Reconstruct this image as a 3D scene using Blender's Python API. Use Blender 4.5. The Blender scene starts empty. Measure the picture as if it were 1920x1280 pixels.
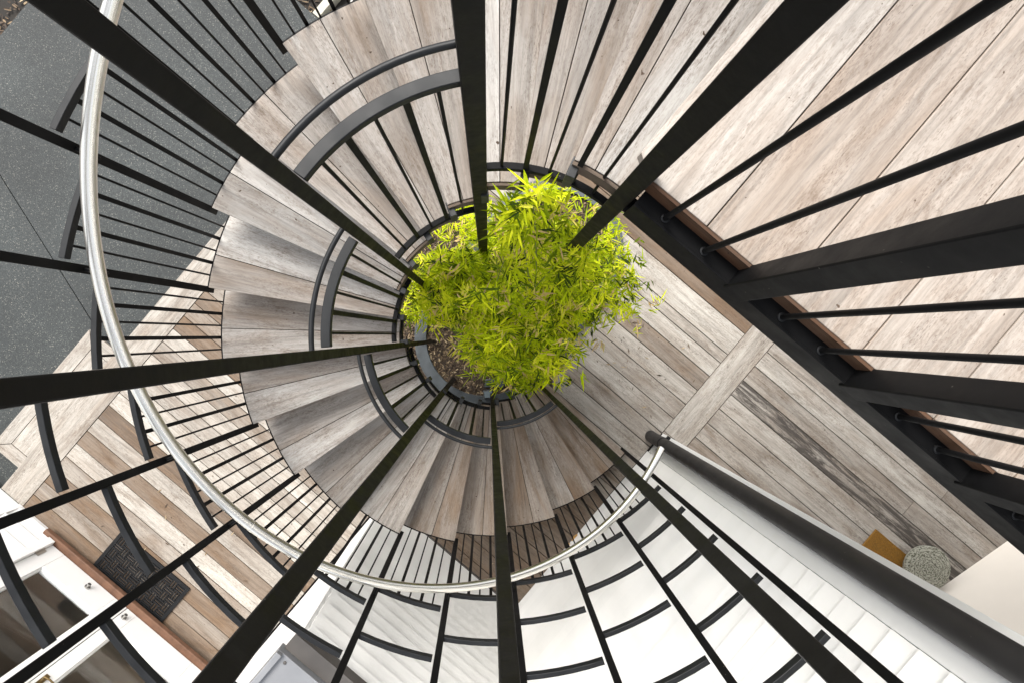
import bpy, math, random
from math import sin, cos, pi, radians, hypot, atan2
from mathutils import Vector
random.seed(11)
S = bpy.context.scene
COL = S.collection
H = 4.754                      # camera height above the deck
UX, UY = .7637, .6456          # house grid turned about 40 degrees
AX, AY = .0356, .0016          # stair axis
RI, RO, RP = .465, 1.318, 1.336
RISE = .18
A0, DA = radians(-41.86), radians(14.733)
def W(u, n, z=0.): return Vector((UX*u - UY*n, -UY*u - UX*n, z))
def ang(k): return A0 - DA*(k-1)
def cyl(r, a, z): return Vector((AX + r*cos(a), AY + r*sin(a), z))

# ---------------------------------------------------------------- materials
def newmat(name):
    m = bpy.data.materials.new(name); m.use_nodes = True
    nt = m.node_tree; b = nt.nodes['Principled BSDF']
    return m, nt, b
def N(nt, t, **k):
    n = nt.nodes.new(t)
    for a, v in k.items():
        if a.startswith('_'): n.inputs[a[1:].replace('_', ' ')].default_value = v
        else: setattr(n, a, v)
    return n
def L(nt, a, ao, b, bi): nt.links.new(a.outputs[ao], b.inputs[bi])
def ramp(nt, stops, interp='LINEAR'):
    r = nt.nodes.new('ShaderNodeValToRGB'); e = r.color_ramp; e.interpolation = interp
    while len(e.elements) > 1: e.elements.remove(e.elements[-1])
    e.elements[0].position = stops[0][0]; c = stops[0][1]
    e.elements[0].color = (*c, 1) if not isinstance(c, (int, float)) else (c, c, c, 1)
    for p, c in stops[1:]:
        x = e.elements.new(p); x.color = (*c, 1) if not isinstance(c, (int, float)) else (c, c, c, 1)
    return r
def mix(nt, mode='MIX', fac=None):
    m = nt.nodes.new('ShaderNodeMix'); m.data_type = 'RGBA'; m.blend_type = mode
    if fac is not None: m.inputs[0].default_value = fac
    return m          # inputs 0 fac, 6 A, 7 B ; output 2
def simple(name, col, rough=.5, metal=0., noise=None, bump=0., spec=.5):
    m, nt, b = newmat(name)
    b.inputs['Base Color'].default_value = (*col, 1); b.inputs['Roughness'].default_value = rough
    b.inputs['Metallic'].default_value = metal; b.inputs['Specular IOR Level'].default_value = spec
    if noise:
        sc, amt = noise
        tc = N(nt, 'ShaderNodeTexCoord'); nz = N(nt, 'ShaderNodeTexNoise', _Scale=sc, _Detail=6., _Roughness=.65)
        L(nt, tc, 'Object', nz, 'Vector')
        lo = tuple(c*(1-amt) for c in col); hi = tuple(min(1, c*(1+amt)) for c in col)
        r = ramp(nt, [(.3, lo), (.7, hi)]); L(nt, nz, 'Fac', r, 'Fac'); L(nt, r, 'Color', b, 'Base Color')
        rr = ramp(nt, [(.3, max(0, rough-.12)), (.7, min(1, rough+.12))]); L(nt, nz, 'Fac', rr, 'Fac'); L(nt, rr, 'Color', b, 'Roughness')
        if bump:
            bp = N(nt, 'ShaderNodeBump', _Strength=bump, _Distance=.003); L(nt, nz, 'Fac', bp, 'Height'); L(nt, bp, 'Normal', b, 'Normal')
    return m

def wood(name, pale, grey, brown, grain=1.0):
    """weathered hardwood; UV in metres along / across the board, 'tone' and 'warm' per board"""
    m, nt, b = newmat(name)
    uv = N(nt, 'ShaderNodeUVMap', uv_map='UVMap')
    tone = N(nt, 'ShaderNodeAttribute', attribute_name='tone'); warm = N(nt, 'ShaderNodeAttribute', attribute_name='warm')
    def tex(sx, sy, detail=5., rough=.6, dist=0.):
        mp = N(nt, 'ShaderNodeMapping'); mp.inputs['Scale'].default_value = (sx, sy, 1)
        L(nt, uv, 'UV', mp, 'Vector')
        t = N(nt, 'ShaderNodeTexNoise', _Scale=1., _Detail=detail, _Roughness=rough, _Distortion=dist); L(nt, mp, 'Vector', t, 'Vector')
        return t
    base = mix(nt); L(nt, tone, 'Fac', base, 0)
    base.inputs[6].default_value = (*grey, 1); base.inputs[7].default_value = (*pale, 1)
    # broad blotches of brown
    bl = tex(2.2, 8., 4., .6, .6); blr = ramp(nt, [(.42, 0.), (.72, 1.)]); L(nt, bl, 'Fac', blr, 'Fac')
    ad = N(nt, 'ShaderNodeMath', operation='MULTIPLY_ADD'); L(nt, blr, 'Color', ad, 0); ad.inputs[1].default_value = .5; 
    wm = N(nt, 'ShaderNodeMath', operation='MULTIPLY'); L(nt, warm, 'Fac', wm, 0); wm.inputs[1].default_value = .75
    L(nt, wm, 'Value', ad, 2); ad.use_clamp = True
    c1 = mix(nt); L(nt, ad, 'Value', c1, 0); L(nt, base, 2, c1, 6); c1.inputs[7].default_value = (*brown, 1)
    # grain streaks
    g = tex(5., 110.*grain, 6., .7, .4); gr = ramp(nt, [(.25, .60), (.5, 1.), (.8, 1.2)]); L(nt, g, 'Fac', gr, 'Fac')
    c2 = mix(nt, 'MULTIPLY', .8); L(nt, c1, 2, c2, 6); L(nt, gr, 'Color', c2, 7)
    g2 = tex(1.6, 26., 4., .6, 1.2); g2r = ramp(nt, [(.3, .64), (.55, 1.03), (.8, 1.15)]); L(nt, g2, 'Fac', g2r, 'Fac')
    c3 = mix(nt, 'MULTIPLY', .8); L(nt, c2, 2, c3, 6); L(nt, g2r, 'Color', c3, 7)
    # open pores: short dark dashes gathered in patches
    p = tex(60., 300., 4., .65); pr = ramp(nt, [(.57, 0.), (.66, 1.)]); L(nt, p, 'Fac', pr, 'Fac')
    pm = tex(3., 14., 3., .6); pmr = ramp(nt, [(.38, .15), (.66, 1.)]); L(nt, pm, 'Fac', pmr, 'Fac')
    pf = N(nt, 'ShaderNodeMath', operation='MULTIPLY'); L(nt, pr, 'Color', pf, 0); L(nt, pmr, 'Color', pf, 1)
    pf2 = N(nt, 'ShaderNodeMath', operation='MULTIPLY'); L(nt, pf, 'Value', pf2, 0); pf2.inputs[1].default_value = .85
    c4 = mix(nt); L(nt, pf2, 'Value', c4, 0); L(nt, c3, 2, c4, 6); c4.inputs[7].default_value = (brown[0]*.35, brown[1]*.32, brown[2]*.32, 1)
    fin = c4
    for sx, sy, lo, hi, amt in ((26., 95., .50, .66, .34), (75., 230., .50, .64, .30), (9., 34., .54, .72, .30)):
        q = tex(sx, sy, 3., .6, .3); qr = ramp(nt, [(lo, 0.), (hi, 1.)]); L(nt, q, 'Fac', qr, 'Fac')
        qf = N(nt, 'ShaderNodeMath', operation='MULTIPLY'); L(nt, qr, 'Color', qf, 0); L(nt, pmr, 'Color', qf, 1)
        qf2 = N(nt, 'ShaderNodeMath', operation='MULTIPLY'); L(nt, qf, 'Value', qf2, 0); qf2.inputs[1].default_value = amt*1.5
        cq = mix(nt); L(nt, qf2, 'Value', cq, 0); L(nt, fin, 2, cq, 6); cq.inputs[7].default_value = (brown[0]*.5, brown[1]*.47, brown[2]*.45, 1); fin = cq
    c4 = fin
    # dark water stain along some boards
    st = N(nt, 'ShaderNodeAttribute', attribute_name='stain')
    sn = tex(2.6, 26., 9., .78, .8); snr = ramp(nt, [(.41, 0.), (.53, 1.)]); L(nt, sn, 'Fac', snr, 'Fac')
    sf = N(nt, 'ShaderNodeMath', operation='MULTIPLY'); L(nt, snr, 'Color', sf, 0); L(nt, st, 'Fac', sf, 1)
    c5 = mix(nt); L(nt, sf, 'Value', c5, 0); L(nt, c4, 2, c5, 6); c5.inputs[7].default_value = (.05, .043, .038, 1)
    # small dirt spots
    d = tex(38., 42., 2., .5); dr = ramp(nt, [(.73, 0.), (.76, 1.)]); L(nt, d, 'Fac', dr, 'Fac')
    c6 = mix(nt); L(nt, dr, 'Color', c6, 0); L(nt, c5, 2, c6, 6); c6.inputs[7].default_value = (brown[0]*.3, brown[1]*.27, brown[2]*.25, 1)
    L(nt, c6, 2, b, 'Base Color'); b.inputs['Roughness'].default_value = .72; b.inputs['Specular IOR Level'].default_value = .3
    bp = N(nt, 'ShaderNodeBump', _Strength=.35, _Distance=.002); L(nt, g, 'Fac', bp, 'Height'); L(nt, bp, 'Normal', b, 'Normal')
    return m

M = {}
M['tread'] = wood('weathered_tread_wood', (.50, .48, .45), (.29, .275, .255), (.19, .13, .085))
M['deck'] = wood('weathered_deck_wood', (.42, .395, .355), (.19, .17, .148), (.145, .097, .062))
M['landing'] = wood('pale_landing_wood', (.415, .38, .34), (.31, .278, .245), (.27, .20, .148))
M['fascia'] = wood('brown_fascia_wood', (.16, .125, .095), (.10, .075, .055), (.095, .045, .022))
M['black'] = simple('black_painted_steel', (.0045, .0045, .0048), .55, 0, (9., .35), .15, .13)
M['post'] = simple('dusty_black_steel', (.0052, .0050, .0045), .52, 0, (22., .45), .2, .17)
M['rail'] = simple('charcoal_rail_paint', (.011, .0118, .0128), .45, 0, (14., .25), .12, .26)
M['white'] = simple('white_wall_paint', (.76, .76, .745), .5, 0, (1.6, .03))
M['trim'] = simple('white_trim_paint', (.72, .715, .70), .42, 0, (4., .02))
M['cream'] = simple('warm_render', (.80, .74, .66), .75, 0, (2.5, .03))
M['greymetal'] = simple('grey_roof_metal', (.25, .255, .265), .42, .3, (5., .08))
M['darkmetal'] = simple('dark_gutter_metal', (.075, .068, .062), .5, 0, (8., .15))
M['sill'] = simple('oiled_sill_timber', (.115, .06, .037), .6, 0, (16., .3), .2, .25)
M['rubber'] = simple('black_rubber', (.006, .0065, .0075), .6, 0, (40., .3), 0., .25)
M['brass'] = simple('aged_brass', (.16, .11, .045), .45, .8)
M['chrome'] = simple('dull_nickel', (.42, .41, .39), .3, .9)
M['pipe'] = simple('charcoal_downpipe_paint', (.020, .019, .019), .5, 0, (6., .15), 0., .3)
M['coping'] = simple('grey_planter_steel', (.055, .063, .07), .45, .1, (12., .3), .2)
M['bracket'] = simple('blackened_bracket_steel', (.02, .021, .022), .5, 0, (30., .3))
M['lamp'] = simple('dark_lamp_casing', (.03, .033, .036), .3, 0, (20., .2))
M['lens'] = simple('lamp_lens_glass', (.14, .17, .19), .08)
M['under'] = simple('dark_soil', (.018, .015, .012), .95, 0, (6., .3))
M['edging'] = simple('pale_edging_timber', (.42, .40, .33), .8, 0, (12., .2))
M['stonewall'] = simple('pale_gravel', (.38, .36, .28), .9, 0, (80., .35), .5)
for key in ('post', 'black', 'pipe'):
    nt = M[key].node_tree; b = nt.nodes['Principled BSDF']; src = b.inputs['Base Color'].links[0].from_socket
    tc = N(nt, 'ShaderNodeTexCoord'); v = N(nt, 'ShaderNodeTexVoronoi', _Scale=32.); L(nt, tc, 'Object', v, 'Vector')
    r = ramp(nt, [(0., 1.), (.045, 1.), (.07, 0.)]); L(nt, v, 'Distance', r, 'Fac')
    nz = N(nt, 'ShaderNodeTexNoise', _Scale=5., _Detail=3.); L(nt, tc, 'Object', nz, 'Vector'); r2 = ramp(nt, [(.52, 0.), (.62, .8)]); L(nt, nz, 'Fac', r2, 'Fac')
    mm = N(nt, 'ShaderNodeMath', operation='MULTIPLY'); L(nt, r, 'Color', mm, 0); L(nt, r2, 'Color', mm, 1)
    mx = mix(nt); L(nt, mm, 'Value', mx, 0); nt.links.new(src, mx.inputs[6]); mx.inputs[7].default_value = (.12, .11, .095, 1); L(nt, mx, 2, b, 'Base Color')
# brushed stainless rail
m, nt, b = newmat('polished_stainless'); M['steel'] = m
b.inputs['Metallic'].default_value = 1.; b.inputs['Base Color'].default_value = (.92, .885, .81, 1)
uv = N(nt, 'ShaderNodeUVMap', uv_map='UVMap'); mp = N(nt, 'ShaderNodeMapping'); mp.inputs['Scale'].default_value = (.35, 15, 1)
L(nt, uv, 'UV', mp, 'Vector'); nz = N(nt, 'ShaderNodeTexNoise', _Scale=1., _Detail=5., _Roughness=.7, _Distortion=.3); L(nt, mp, 'Vector', nz, 'Vector')
r = ramp(nt, [(.3, .22), (.7, .36)]); L(nt, nz, 'Fac', r, 'Fac'); L(nt, r, 'Color', b, 'Roughness')
r = ramp(nt, [(.30, (.60, .55, .44)), (.42, (.93, .895, .82)), (.75, (.98, .96, .91))]); L(nt, nz, 'Fac', r, 'Fac'); L(nt, r, 'Color', b, 'Base Color')
bp = N(nt, 'ShaderNodeBump', _Strength=.25, _Distance=.002); L(nt, nz, 'Fac', bp, 'Height'); L(nt, bp, 'Normal', b, 'Normal')
# exposed aggregate concrete
m, nt, b = newmat('exposed_aggregate'); M['conc'] = m
tc = N(nt, 'ShaderNodeTexCoord')
v = N(nt, 'ShaderNodeTexVoronoi', _Scale=190.); L(nt, tc, 'Object', v, 'Vector')
sep = N(nt, 'ShaderNodeSeparateColor'); L(nt, v, 'Color', sep, 'Color')
r = ramp(nt, [(0., (.010, .013, .013)), (.45, (.019, .0235, .0235)), (.88, (.030, .034, .0335)), (.96, (.06, .062, .057)), (1., (.15, .145, .125))])
L(nt, sep, 'Red', r, 'Fac')
nz = N(nt, 'ShaderNodeTexNoise', _Scale=1.1, _Detail=6., _Roughness=.6); L(nt, tc, 'Object', nz, 'Vector')
r2 = ramp(nt, [(.3, .66), (.5, 1.), (.68, 1.38)]); L(nt, nz, 'Fac', r2, 'Fac')
mx = mix(nt, 'MULTIPLY', 1.); L(nt, r, 'Color', mx, 6); L(nt, r2, 'Color', mx, 7)
v2 = N(nt, 'ShaderNodeTexVoronoi', _Scale=26.); L(nt, tc, 'Object', v2, 'Vector')
r3 = ramp(nt, [(.0, .3), (.03, .3), (.05, 0.)]); L(nt, v2, 'Distance', r3, 'Fac')
mx2 = mix(nt); L(nt, r3, 'Color', mx2, 0); L(nt, mx, 2, mx2, 6); mx2.inputs[7].default_value = (.16, .16, .145, 1)
L(nt, mx2, 2, b, 'Base Color'); b.inputs['Roughness'].default_value = .7
bp = N(nt, 'ShaderNodeBump', _Strength=.5, _Distance=.003); L(nt, v, 'Distance', bp, 'Height'); L(nt, bp, 'Normal', b, 'Normal')
# door glass: dark reflective pane over a textured blind
m, nt, b = newmat('window_glass'); M['glass'] = m
b.inputs['Base Color'].default_value = (.9, .95, .95, 1); b.inputs['Roughness'].default_value = .02
b.inputs['Transmission Weight'].default_value = 1.; b.inputs['IOR'].default_value = 1.3; b.inputs['Alpha'].default_value = .35
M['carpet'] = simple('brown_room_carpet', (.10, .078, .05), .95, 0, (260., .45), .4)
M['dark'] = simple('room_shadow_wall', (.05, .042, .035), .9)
# coir
m = simple('coir_fibre', (.21, .10, .010), .9, 0, (150., .55), 1.); M['coir'] = m
# swirled stone
m, nt, b = newmat('swirled_grey_stone'); M['stone'] = m
tc = N(nt, 'ShaderNodeTexCoord'); wv = N(nt, 'ShaderNodeTexWave', _Scale=16., _Distortion=11., _Detail=8., _Detail_Scale=3.)
wv.wave_type = 'RINGS'; wv.rings_direction = 'Z'; L(nt, tc, 'Object', wv, 'Vector')
r = ramp(nt, [(.12, (.08, .08, .055)), (.35, (.24, .24, .19)), (.9, (.33, .325, .27))]); L(nt, wv, 'Fac', r, 'Fac'); L(nt, r, 'Color', b, 'Base Color'); b.inputs['Roughness'].default_value = .85
bp = N(nt, 'ShaderNodeBump', _Strength=.6, _Distance=.006); L(nt, wv, 'Fac', bp, 'Height'); L(nt, bp, 'Normal', b, 'Normal')
# things coloured per piece by the 'tone' attribute
def toned(name, stops, rough=.8, trans=0.):
    m, nt, b = newmat(name)
    at = N(nt, 'ShaderNodeAttribute', attribute_name='tone'); r = ramp(nt, stops); L(nt, at, 'Fac', r, 'Fac'); L(nt, r, 'Color', b, 'Base Color')
    b.inputs['Roughness'].default_value = rough
    if trans:
        b.inputs['Specular IOR Level'].default_value = .15
        t = N(nt, 'ShaderNodeBsdfTranslucent'); L(nt, r, 'Color', t, 'Color'); ms = N(nt, 'ShaderNodeMixShader'); ms.inputs[0].default_value = trans
        out = nt.nodes['Material Output']; L(nt, b, 'BSDF', ms, 1); L(nt, t, 'BSDF', ms, 2); L(nt, ms, 'Shader', out, 'Surface')
    return m
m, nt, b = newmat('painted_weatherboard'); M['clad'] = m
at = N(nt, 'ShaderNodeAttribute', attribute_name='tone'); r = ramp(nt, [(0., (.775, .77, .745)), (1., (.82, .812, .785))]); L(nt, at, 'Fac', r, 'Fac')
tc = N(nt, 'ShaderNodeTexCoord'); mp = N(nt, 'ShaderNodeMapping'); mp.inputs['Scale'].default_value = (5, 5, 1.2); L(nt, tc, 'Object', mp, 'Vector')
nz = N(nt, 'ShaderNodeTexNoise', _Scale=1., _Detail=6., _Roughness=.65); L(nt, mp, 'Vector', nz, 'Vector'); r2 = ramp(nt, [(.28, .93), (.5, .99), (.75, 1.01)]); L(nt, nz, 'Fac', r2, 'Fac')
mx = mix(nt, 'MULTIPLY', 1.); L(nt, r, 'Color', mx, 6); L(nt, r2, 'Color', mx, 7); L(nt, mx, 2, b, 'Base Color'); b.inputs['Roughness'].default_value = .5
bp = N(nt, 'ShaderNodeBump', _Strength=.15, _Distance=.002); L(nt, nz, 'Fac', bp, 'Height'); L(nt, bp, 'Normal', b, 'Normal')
M['mulch'] = toned('bark_chips', [(0., (.03, .02, .013)), (.55, (.085, .055, .032)), (.85, (.20, .14, .08)), (1., (.38, .30, .19))], .85)
M['pebble'] = toned('white_pebbles', [(0., (.30, .28, .25)), (.3, (.60, .58, .55)), (1., (.82, .81, .79))], .6)
M['leaf'] = toned('bamboo_leaf', [(0., (.03, .055, .004)), (.2, (.12, .19, .003)), (.5, (.47, .58, .004)), (.82, (.80, .83, .02)), (.93, (.74, .66, .12)), (1., (.68, .50, .24))], .5, .36)
M['culm'] = simple('green_culm', (.13, .17, .03), .4, 0, (20., .4))
M['dryleaf'] = simple('dry_leaf', (.45, .27, .09), .7, 0, (60., .3))

# ---------------------------------------------------------------- mesh building
class MB:
    def __init__(s): s.v = []; s.f = []; s.uv = []; s.t = []; s.w = []; s.s = []; s.sm = []
    def face(s, idx, uvs=None, tone=.5, warm=0., stain=0., smooth=False):
        s.f.append(idx); s.uv.extend(uvs or [(0, 0)]*len(idx)); s.t.append(tone); s.w.append(warm); s.s.append(stain); s.sm.append(smooth)
    def prism(s, pts, z0, z1, d=0., tone=None, warm=0., stain=0., bottom=True):
        """pts: counter-clockwise xy outline"""
        tone = random.random() if tone is None else tone
        off = random.random()*40; n = len(pts); b = len(s.v)
        z0s = z0 if isinstance(z0, (list, tuple)) else [z0]*n
        for p, z in zip(pts, z0s): s.v.append((p[0], p[1], z))
        for p in pts: s.v.append((p[0], p[1], z1))
        cd, sd = cos(d), sin(d)
        q = [(p[0]*cd + p[1]*sd + off, -p[0]*sd + p[1]*cd + off*.37) for p in pts]
        s.face(list(range(b+n, b+2*n)), q, tone, warm, stain)
        if bottom: s.face(list(range(b+n-1, b-1, -1)), q[::-1], tone, warm)
        for i in range(n):
            j = (i+1) % n
            h = z1-z0s[i]
            s.face([b+i, b+j, b+n+j, b+n+i], [(q[i][0], q[i][1]+h), (q[j][0], q[j][1]+h), q[j], q[i]], tone, min(1, warm+.3))
    def hexa(s, P, tone=.5, warm=0., smooth=False):
        """P: 8 points, bottom ring 0-3 ccw, top ring 4-7"""
        b = len(s.v); s.v.extend([tuple(p) for p in P])
        for f in ((3, 2, 1, 0), (4, 5, 6, 7), (0, 1, 5, 4), (1, 2, 6, 5), (2, 3, 7, 6), (3, 0, 4, 7)):
            e = [(P[f[0]]-P[f[1]]).length, (P[f[1]]-P[f[2]]).length]
            s.face([b+i for i in f], [(0, 0), (e[0], 0), (e[0], e[1]), (0, e[1])], tone, warm, 0, smooth)
    def box(s, c, dx, dy, dz, hx, hy, hz, tone=.5, warm=0.):
        c = Vector(c); dx, dy, dz = Vector(dx)*hx, Vector(dy)*hy, Vector(dz)*hz
        s.hexa([c-dx-dy-dz, c+dx-dy-dz, c+dx+dy-dz, c-dx+dy-dz, c-dx-dy+dz, c+dx-dy+dz, c+dx+dy+dz, c-dx+dy+dz], tone, warm)
    def ubox(s, u0, u1, n0, n1, z0, z1, tone=.5, warm=0.):
        s.hexa([W(u0, n1, z0), W(u1, n1, z0), W(u1, n0, z0), W(u0, n0, z0), W(u0, n1, z1), W(u1, n1, z1), W(u1, n0, z1), W(u0, n0, z1)], tone, warm)
    def tube(s, path, r, n=12, cap=True, tone=.5):
        path = [Vector(p) for p in path]; b = len(s.v); m = len(path)
        rr = r if isinstance(r, (list, tuple)) else [r]*m
        t0 = (path[1]-path[0]).normalized(); a = t0.orthogonal().normalized(); ln = 0; lens = []
        for i, p in enumerate(path):
            t = (path[min(i+1, m-1)]-path[max(i-1, 0)]).normalized()
            a = (a - t*a.dot(t)).normalized(); c = t.cross(a)
            if i: ln += (p-path[i-1]).length
            lens.append(ln)
            for k in range(n):
                w = 2*pi*k/n; s.v.append(tuple(p + (a*cos(w)+c*sin(w))*rr[i]))
        for i in range(m-1):
            for k in range(n):
                k2 = (k+1) % n
                s.face([b+i*n+k, b+i*n+k2, b+(i+1)*n+k2, b+(i+1)*n+k],
                       [(lens[i], k/n), (lens[i], (k+1)/n), (lens[i+1], (k+1)/n), (lens[i+1], k/n)], tone, 0, 0, True)
        if cap:
            s.face([b+k for k in range(n-1, -1, -1)], None, tone); s.face([b+(m-1)*n+k for k in range(n)], None, tone)
    def arc(s, r0, r1, a0, a1, z0, z1, cx=AX, cy=AY, seg=None):
        """curved flat bar between radii and heights; z may rise: z0,z1 pairs (lo,hi) at both ends"""
        seg = seg or max(4, int(abs(a1-a0)/radians(2.5)))
        zl = z0 if isinstance(z0, tuple) else (z0, z0); zh = z1 if isinstance(z1, tuple) else (z1, z1)
        b = len(s.v)
        for i in range(seg+1):
            t = i/seg; a = a0+(a1-a0)*t; c, d = cos(a), sin(a); l = zl[0]+(zl[1]-zl[0])*t; h = zh[0]+(zh[1]-zh[0])*t
            for r, z in ((r0, l), (r1, l), (r1, h), (r0, h)): s.v.append((cx+r*c, cy+r*d, z))
        rev = a1 < a0
        for i in range(seg):
            for k in range(4):
                k2 = (k+1) % 4; q = [b+4*i+k, b+4*i+k2, b+4*i+4+k2, b+4*i+4+k]
                s.face(q if rev else q[::-1], [(i*.02, 0), (i*.02, .02), (i*.02+.02, .02), (i*.02+.02, 0)], .5, 0, 0, True)
        e0 = [b, b+1, b+2, b+3]; e1 = [b+4*seg+k for k in (3, 2, 1, 0)]
        s.face(e0[::-1] if rev else e0); s.face(e1[::-1] if rev else e1)
    def lathe(s, c, prof, n=40, tone=.5):
        b = len(s.v); m = len(prof)
        for r, z in prof:
            for k in range(n): s.v.append((c[0]+r*cos(2*pi*k/n), c[1]+r*sin(2*pi*k/n), c[2]+z))
        for i in range(m-1):
            for k in range(n):
                k2 = (k+1) % n; s.face([b+i*n+k, b+i*n+k2, b+(i+1)*n+k2, b+(i+1)*n+k], None, tone, 0, 0, True)
        s.face([b+k for k in range(n-1, -1, -1)]); s.face([b+(m-1)*n+k for k in range(n)])
    def build(s, name, mat, parent=None, bevel=0., loc=None):
        me = bpy.data.meshes.new(name)
        o = bpy.data.objects.new(name, me); COL.objects.link(o)
        org = Vector((0, 0, 0))
        if parent is not None:
            p = parent
            while p is not None: org += p.location; p = p.parent
            o.parent = parent
        elif loc is not None: org = Vector(loc); o.location = org
        me.from_pydata([tuple(Vector(v)-org) for v in s.v], [], s.f)
        me.materials.append(mat)
        l = me.uv_layers.new(name='UVMap'); l.data.foreach_set('uv', [c for uv in s.uv for c in uv])
        for nm, arr in (('tone', s.t), ('warm', s.w), ('stain', s.s)):
            a = me.attributes.new(nm, 'FLOAT', 'FACE'); a.data.foreach_set('value', arr)
        me.polygons.foreach_set('use_smooth', s.sm)
        me.update()
        if any(s.sm): me.set_sharp_from_angle(angle=radians(38))
        if bevel:
            md = o.modifiers.new('bevel', 'BEVEL'); md.width = bevel; md.segments = 2; md.limit_method = 'ANGLE'
        return o
def empty(name, loc, label=None, cat=None, group=None):
    o = bpy.data.objects.new(name, None); COL.objects.link(o); o.location = loc; o.empty_display_size = .2
    tag(o, label, cat, group); return o
def tag(o, label=None, cat=None, group=None, kind=None):
    if label: o['label'] = label
    if cat: o['category'] = cat
    if group: o['group'] = group
    if kind: o['kind'] = kind
    return o

# ---------------------------------------------------------------- ground
g = MB(); g.prism([(-150, -150), (150, -150), (150, 150), (-150, 150)], -.4, -.16); tag(g.build('ground', M['under']), kind='structure')
p = MB()                               # aggregate path with a sawn joint
for u0, u1, n0, n1 in ((-4.44, -2.13, -1.03, 1.845), (-4.44, -2.13, 1.851, 7.5)):
    pass
jn = (-.845, .0)
def upoly(mb, pts, z0, z1, **k):
    q = [tuple(W(u, n)[:2]) for u, n in pts]
    a = sum(q[i][0]*q[(i+1) % len(q)][1]-q[(i+1) % len(q)][0]*q[i][1] for i in range(len(q)))
    mb.prism(q if a > 0 else q[::-1], z0, z1, **k)
# joint runs from (-3.66,1.54) to (-2.30,1.97) in the house grid, carried on to both sides
def jt(u): return 1.54+(u+3.66)*.317
upoly(p, [(-4.44, -1.03), (-2.125, -1.03), (-2.125, jt(-2.125)), (-4.44, jt(-4.44))], -.2, -.06)
upoly(p, [(-4.44, jt(-4.44)+.007), (-2.125, jt(-2.125)+.007), (-2.125, 3.42), (-4.44, 3.42)], -.2, -.06)
tag(p.build('path', M['conc']), kind='structure')
p = MB(); upoly(p, [(-4.44, 3.43), (-1.9, 3.43), (-1.9, 8), (-4.44, 8)], -.2, -.07); tag(p.build('gravel_strip', M['stonewall']), kind='structure')

# ---------------------------------------------------------------- ground deck
d = MB(); UD = atan2(-UY, UX); VD = atan2(UX, UY)
def ub(u0, u1, n0, n1, z1=0., tone=None, warm=None, stain=0., across=False, mb=None, th=.03):
    warm = random.choice((0, .05, .15, .3, .65)) if warm is None else warm
    upoly(mb or d, [(u0, n0), (u1, n0), (u1, n1), (u0, n1)], z1-th, z1-random.random()*.0015, d=VD if across else UD, tone=tone, warm=warm, stain=stain)
G = .0055
SP = .1290; n = 3.345; i = 0
tones = [(.1, 1.), (.45, .5), (.15, .95), (.6, .35), (.95, .05), (.1, .8), (.55, .1), (.05, .95), (.95, .0), (.85, .05), (.6, .1), (.9, 0), (.4, .35), (.8, .05)]
random.seed(5)
while n > .45:
    n1 = n; n0 = n-SP+G
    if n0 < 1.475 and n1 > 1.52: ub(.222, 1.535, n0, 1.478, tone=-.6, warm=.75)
    ue = .2 if n1 > 1.52 else 1.535
    t, w = tones[i % len(tones)]
    cut = random.uniform(-1.2, .8) if ue > 1 else 9
    if ue > 1:
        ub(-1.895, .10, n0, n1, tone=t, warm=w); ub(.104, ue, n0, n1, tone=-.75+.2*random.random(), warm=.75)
    elif cut < ue-.2:
        ub(-1.895, cut-.002, n0, n1, tone=t, warm=w); ub(cut+.002, ue, n0, n1, tone=random.random(), warm=random.random()*.6)
    elif n1 > 2.25 and n1 < 3.1 and i in (0, 2): ub(-1.895, ue, n0, n1, tone=t, warm=w)
    else: ub(-1.895, ue, n0, n1, tone=t, warm=w, stain=.35 if i == 7 else 0)
    n -= SP; i += 1
ub(-1.895, 1.535, .427, n-.001, tone=.5)
SR = .1432; n = .4225; i = 0
rt = [(.6, .5, 0), (.5, .6, 0), (.7, .3, 0), (.75, .25, 0), (.45, .5, 0), (.6, .25, 0), (.35, .45, 0), (.95, .05, 0), (.9, .0, 0)]
bt = [(.95, .3, 0), (.9, .2, .0), (1., .15, 0), (.8, .2, .95), (.8, .25, .1), (1., .0, 0), (1., .1, .1)]
KP = .004134
LN = [.4225/KP, 67.6, 33., -1.6, -36.2, -70.8, -105.4, -140., -174.6, -209.2, -241.5, -262., -312.3, -346., -380., -414., -600.]
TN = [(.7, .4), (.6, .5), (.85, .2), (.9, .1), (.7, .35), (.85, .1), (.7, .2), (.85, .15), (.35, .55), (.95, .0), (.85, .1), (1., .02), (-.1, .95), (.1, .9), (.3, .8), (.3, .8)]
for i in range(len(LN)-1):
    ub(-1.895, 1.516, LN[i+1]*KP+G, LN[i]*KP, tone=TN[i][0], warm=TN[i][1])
k = 0; n = .4225-5*SR
while n > -2.5:
    n1 = n; n0 = n-SR+G
    if n1 < -.31:
        t, w, s_ = bt[k % len(bt)]
        if k in (4, 6):
            c = (0, 0, 0, 0, 3.35, 2.9, 3.5)[k]
            ub(1.737, c, n0, n1, tone=t, warm=w, stain=s_); ub(c+.004, 4.6, n0, n1, tone=random.random(), warm=w, stain=s_)
        else: ub(1.737, 4.6, n0, n1, tone=t, warm=w, stain=s_)
        k += 1
    n -= SR
ub(1.521, 1.731, -2.5, -.315, tone=1., warm=.08, across=True)          # flush cross board
ub(-2.12, -1.901, -1., 3.345, tone=.75, warm=.12, across=True)         # border board
ub(1.737, 4.6, -.431, -.294, tone=.7, warm=.5)
ub(1.521, 1.731, -.311, -.288, tone=.6, warm=.3)
deck = tag(d.build('deck', M['deck'], bevel=.0015), kind='structure')
d = MB(); sg = -.035                                                     # low step beside the deck, mitred border
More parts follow.
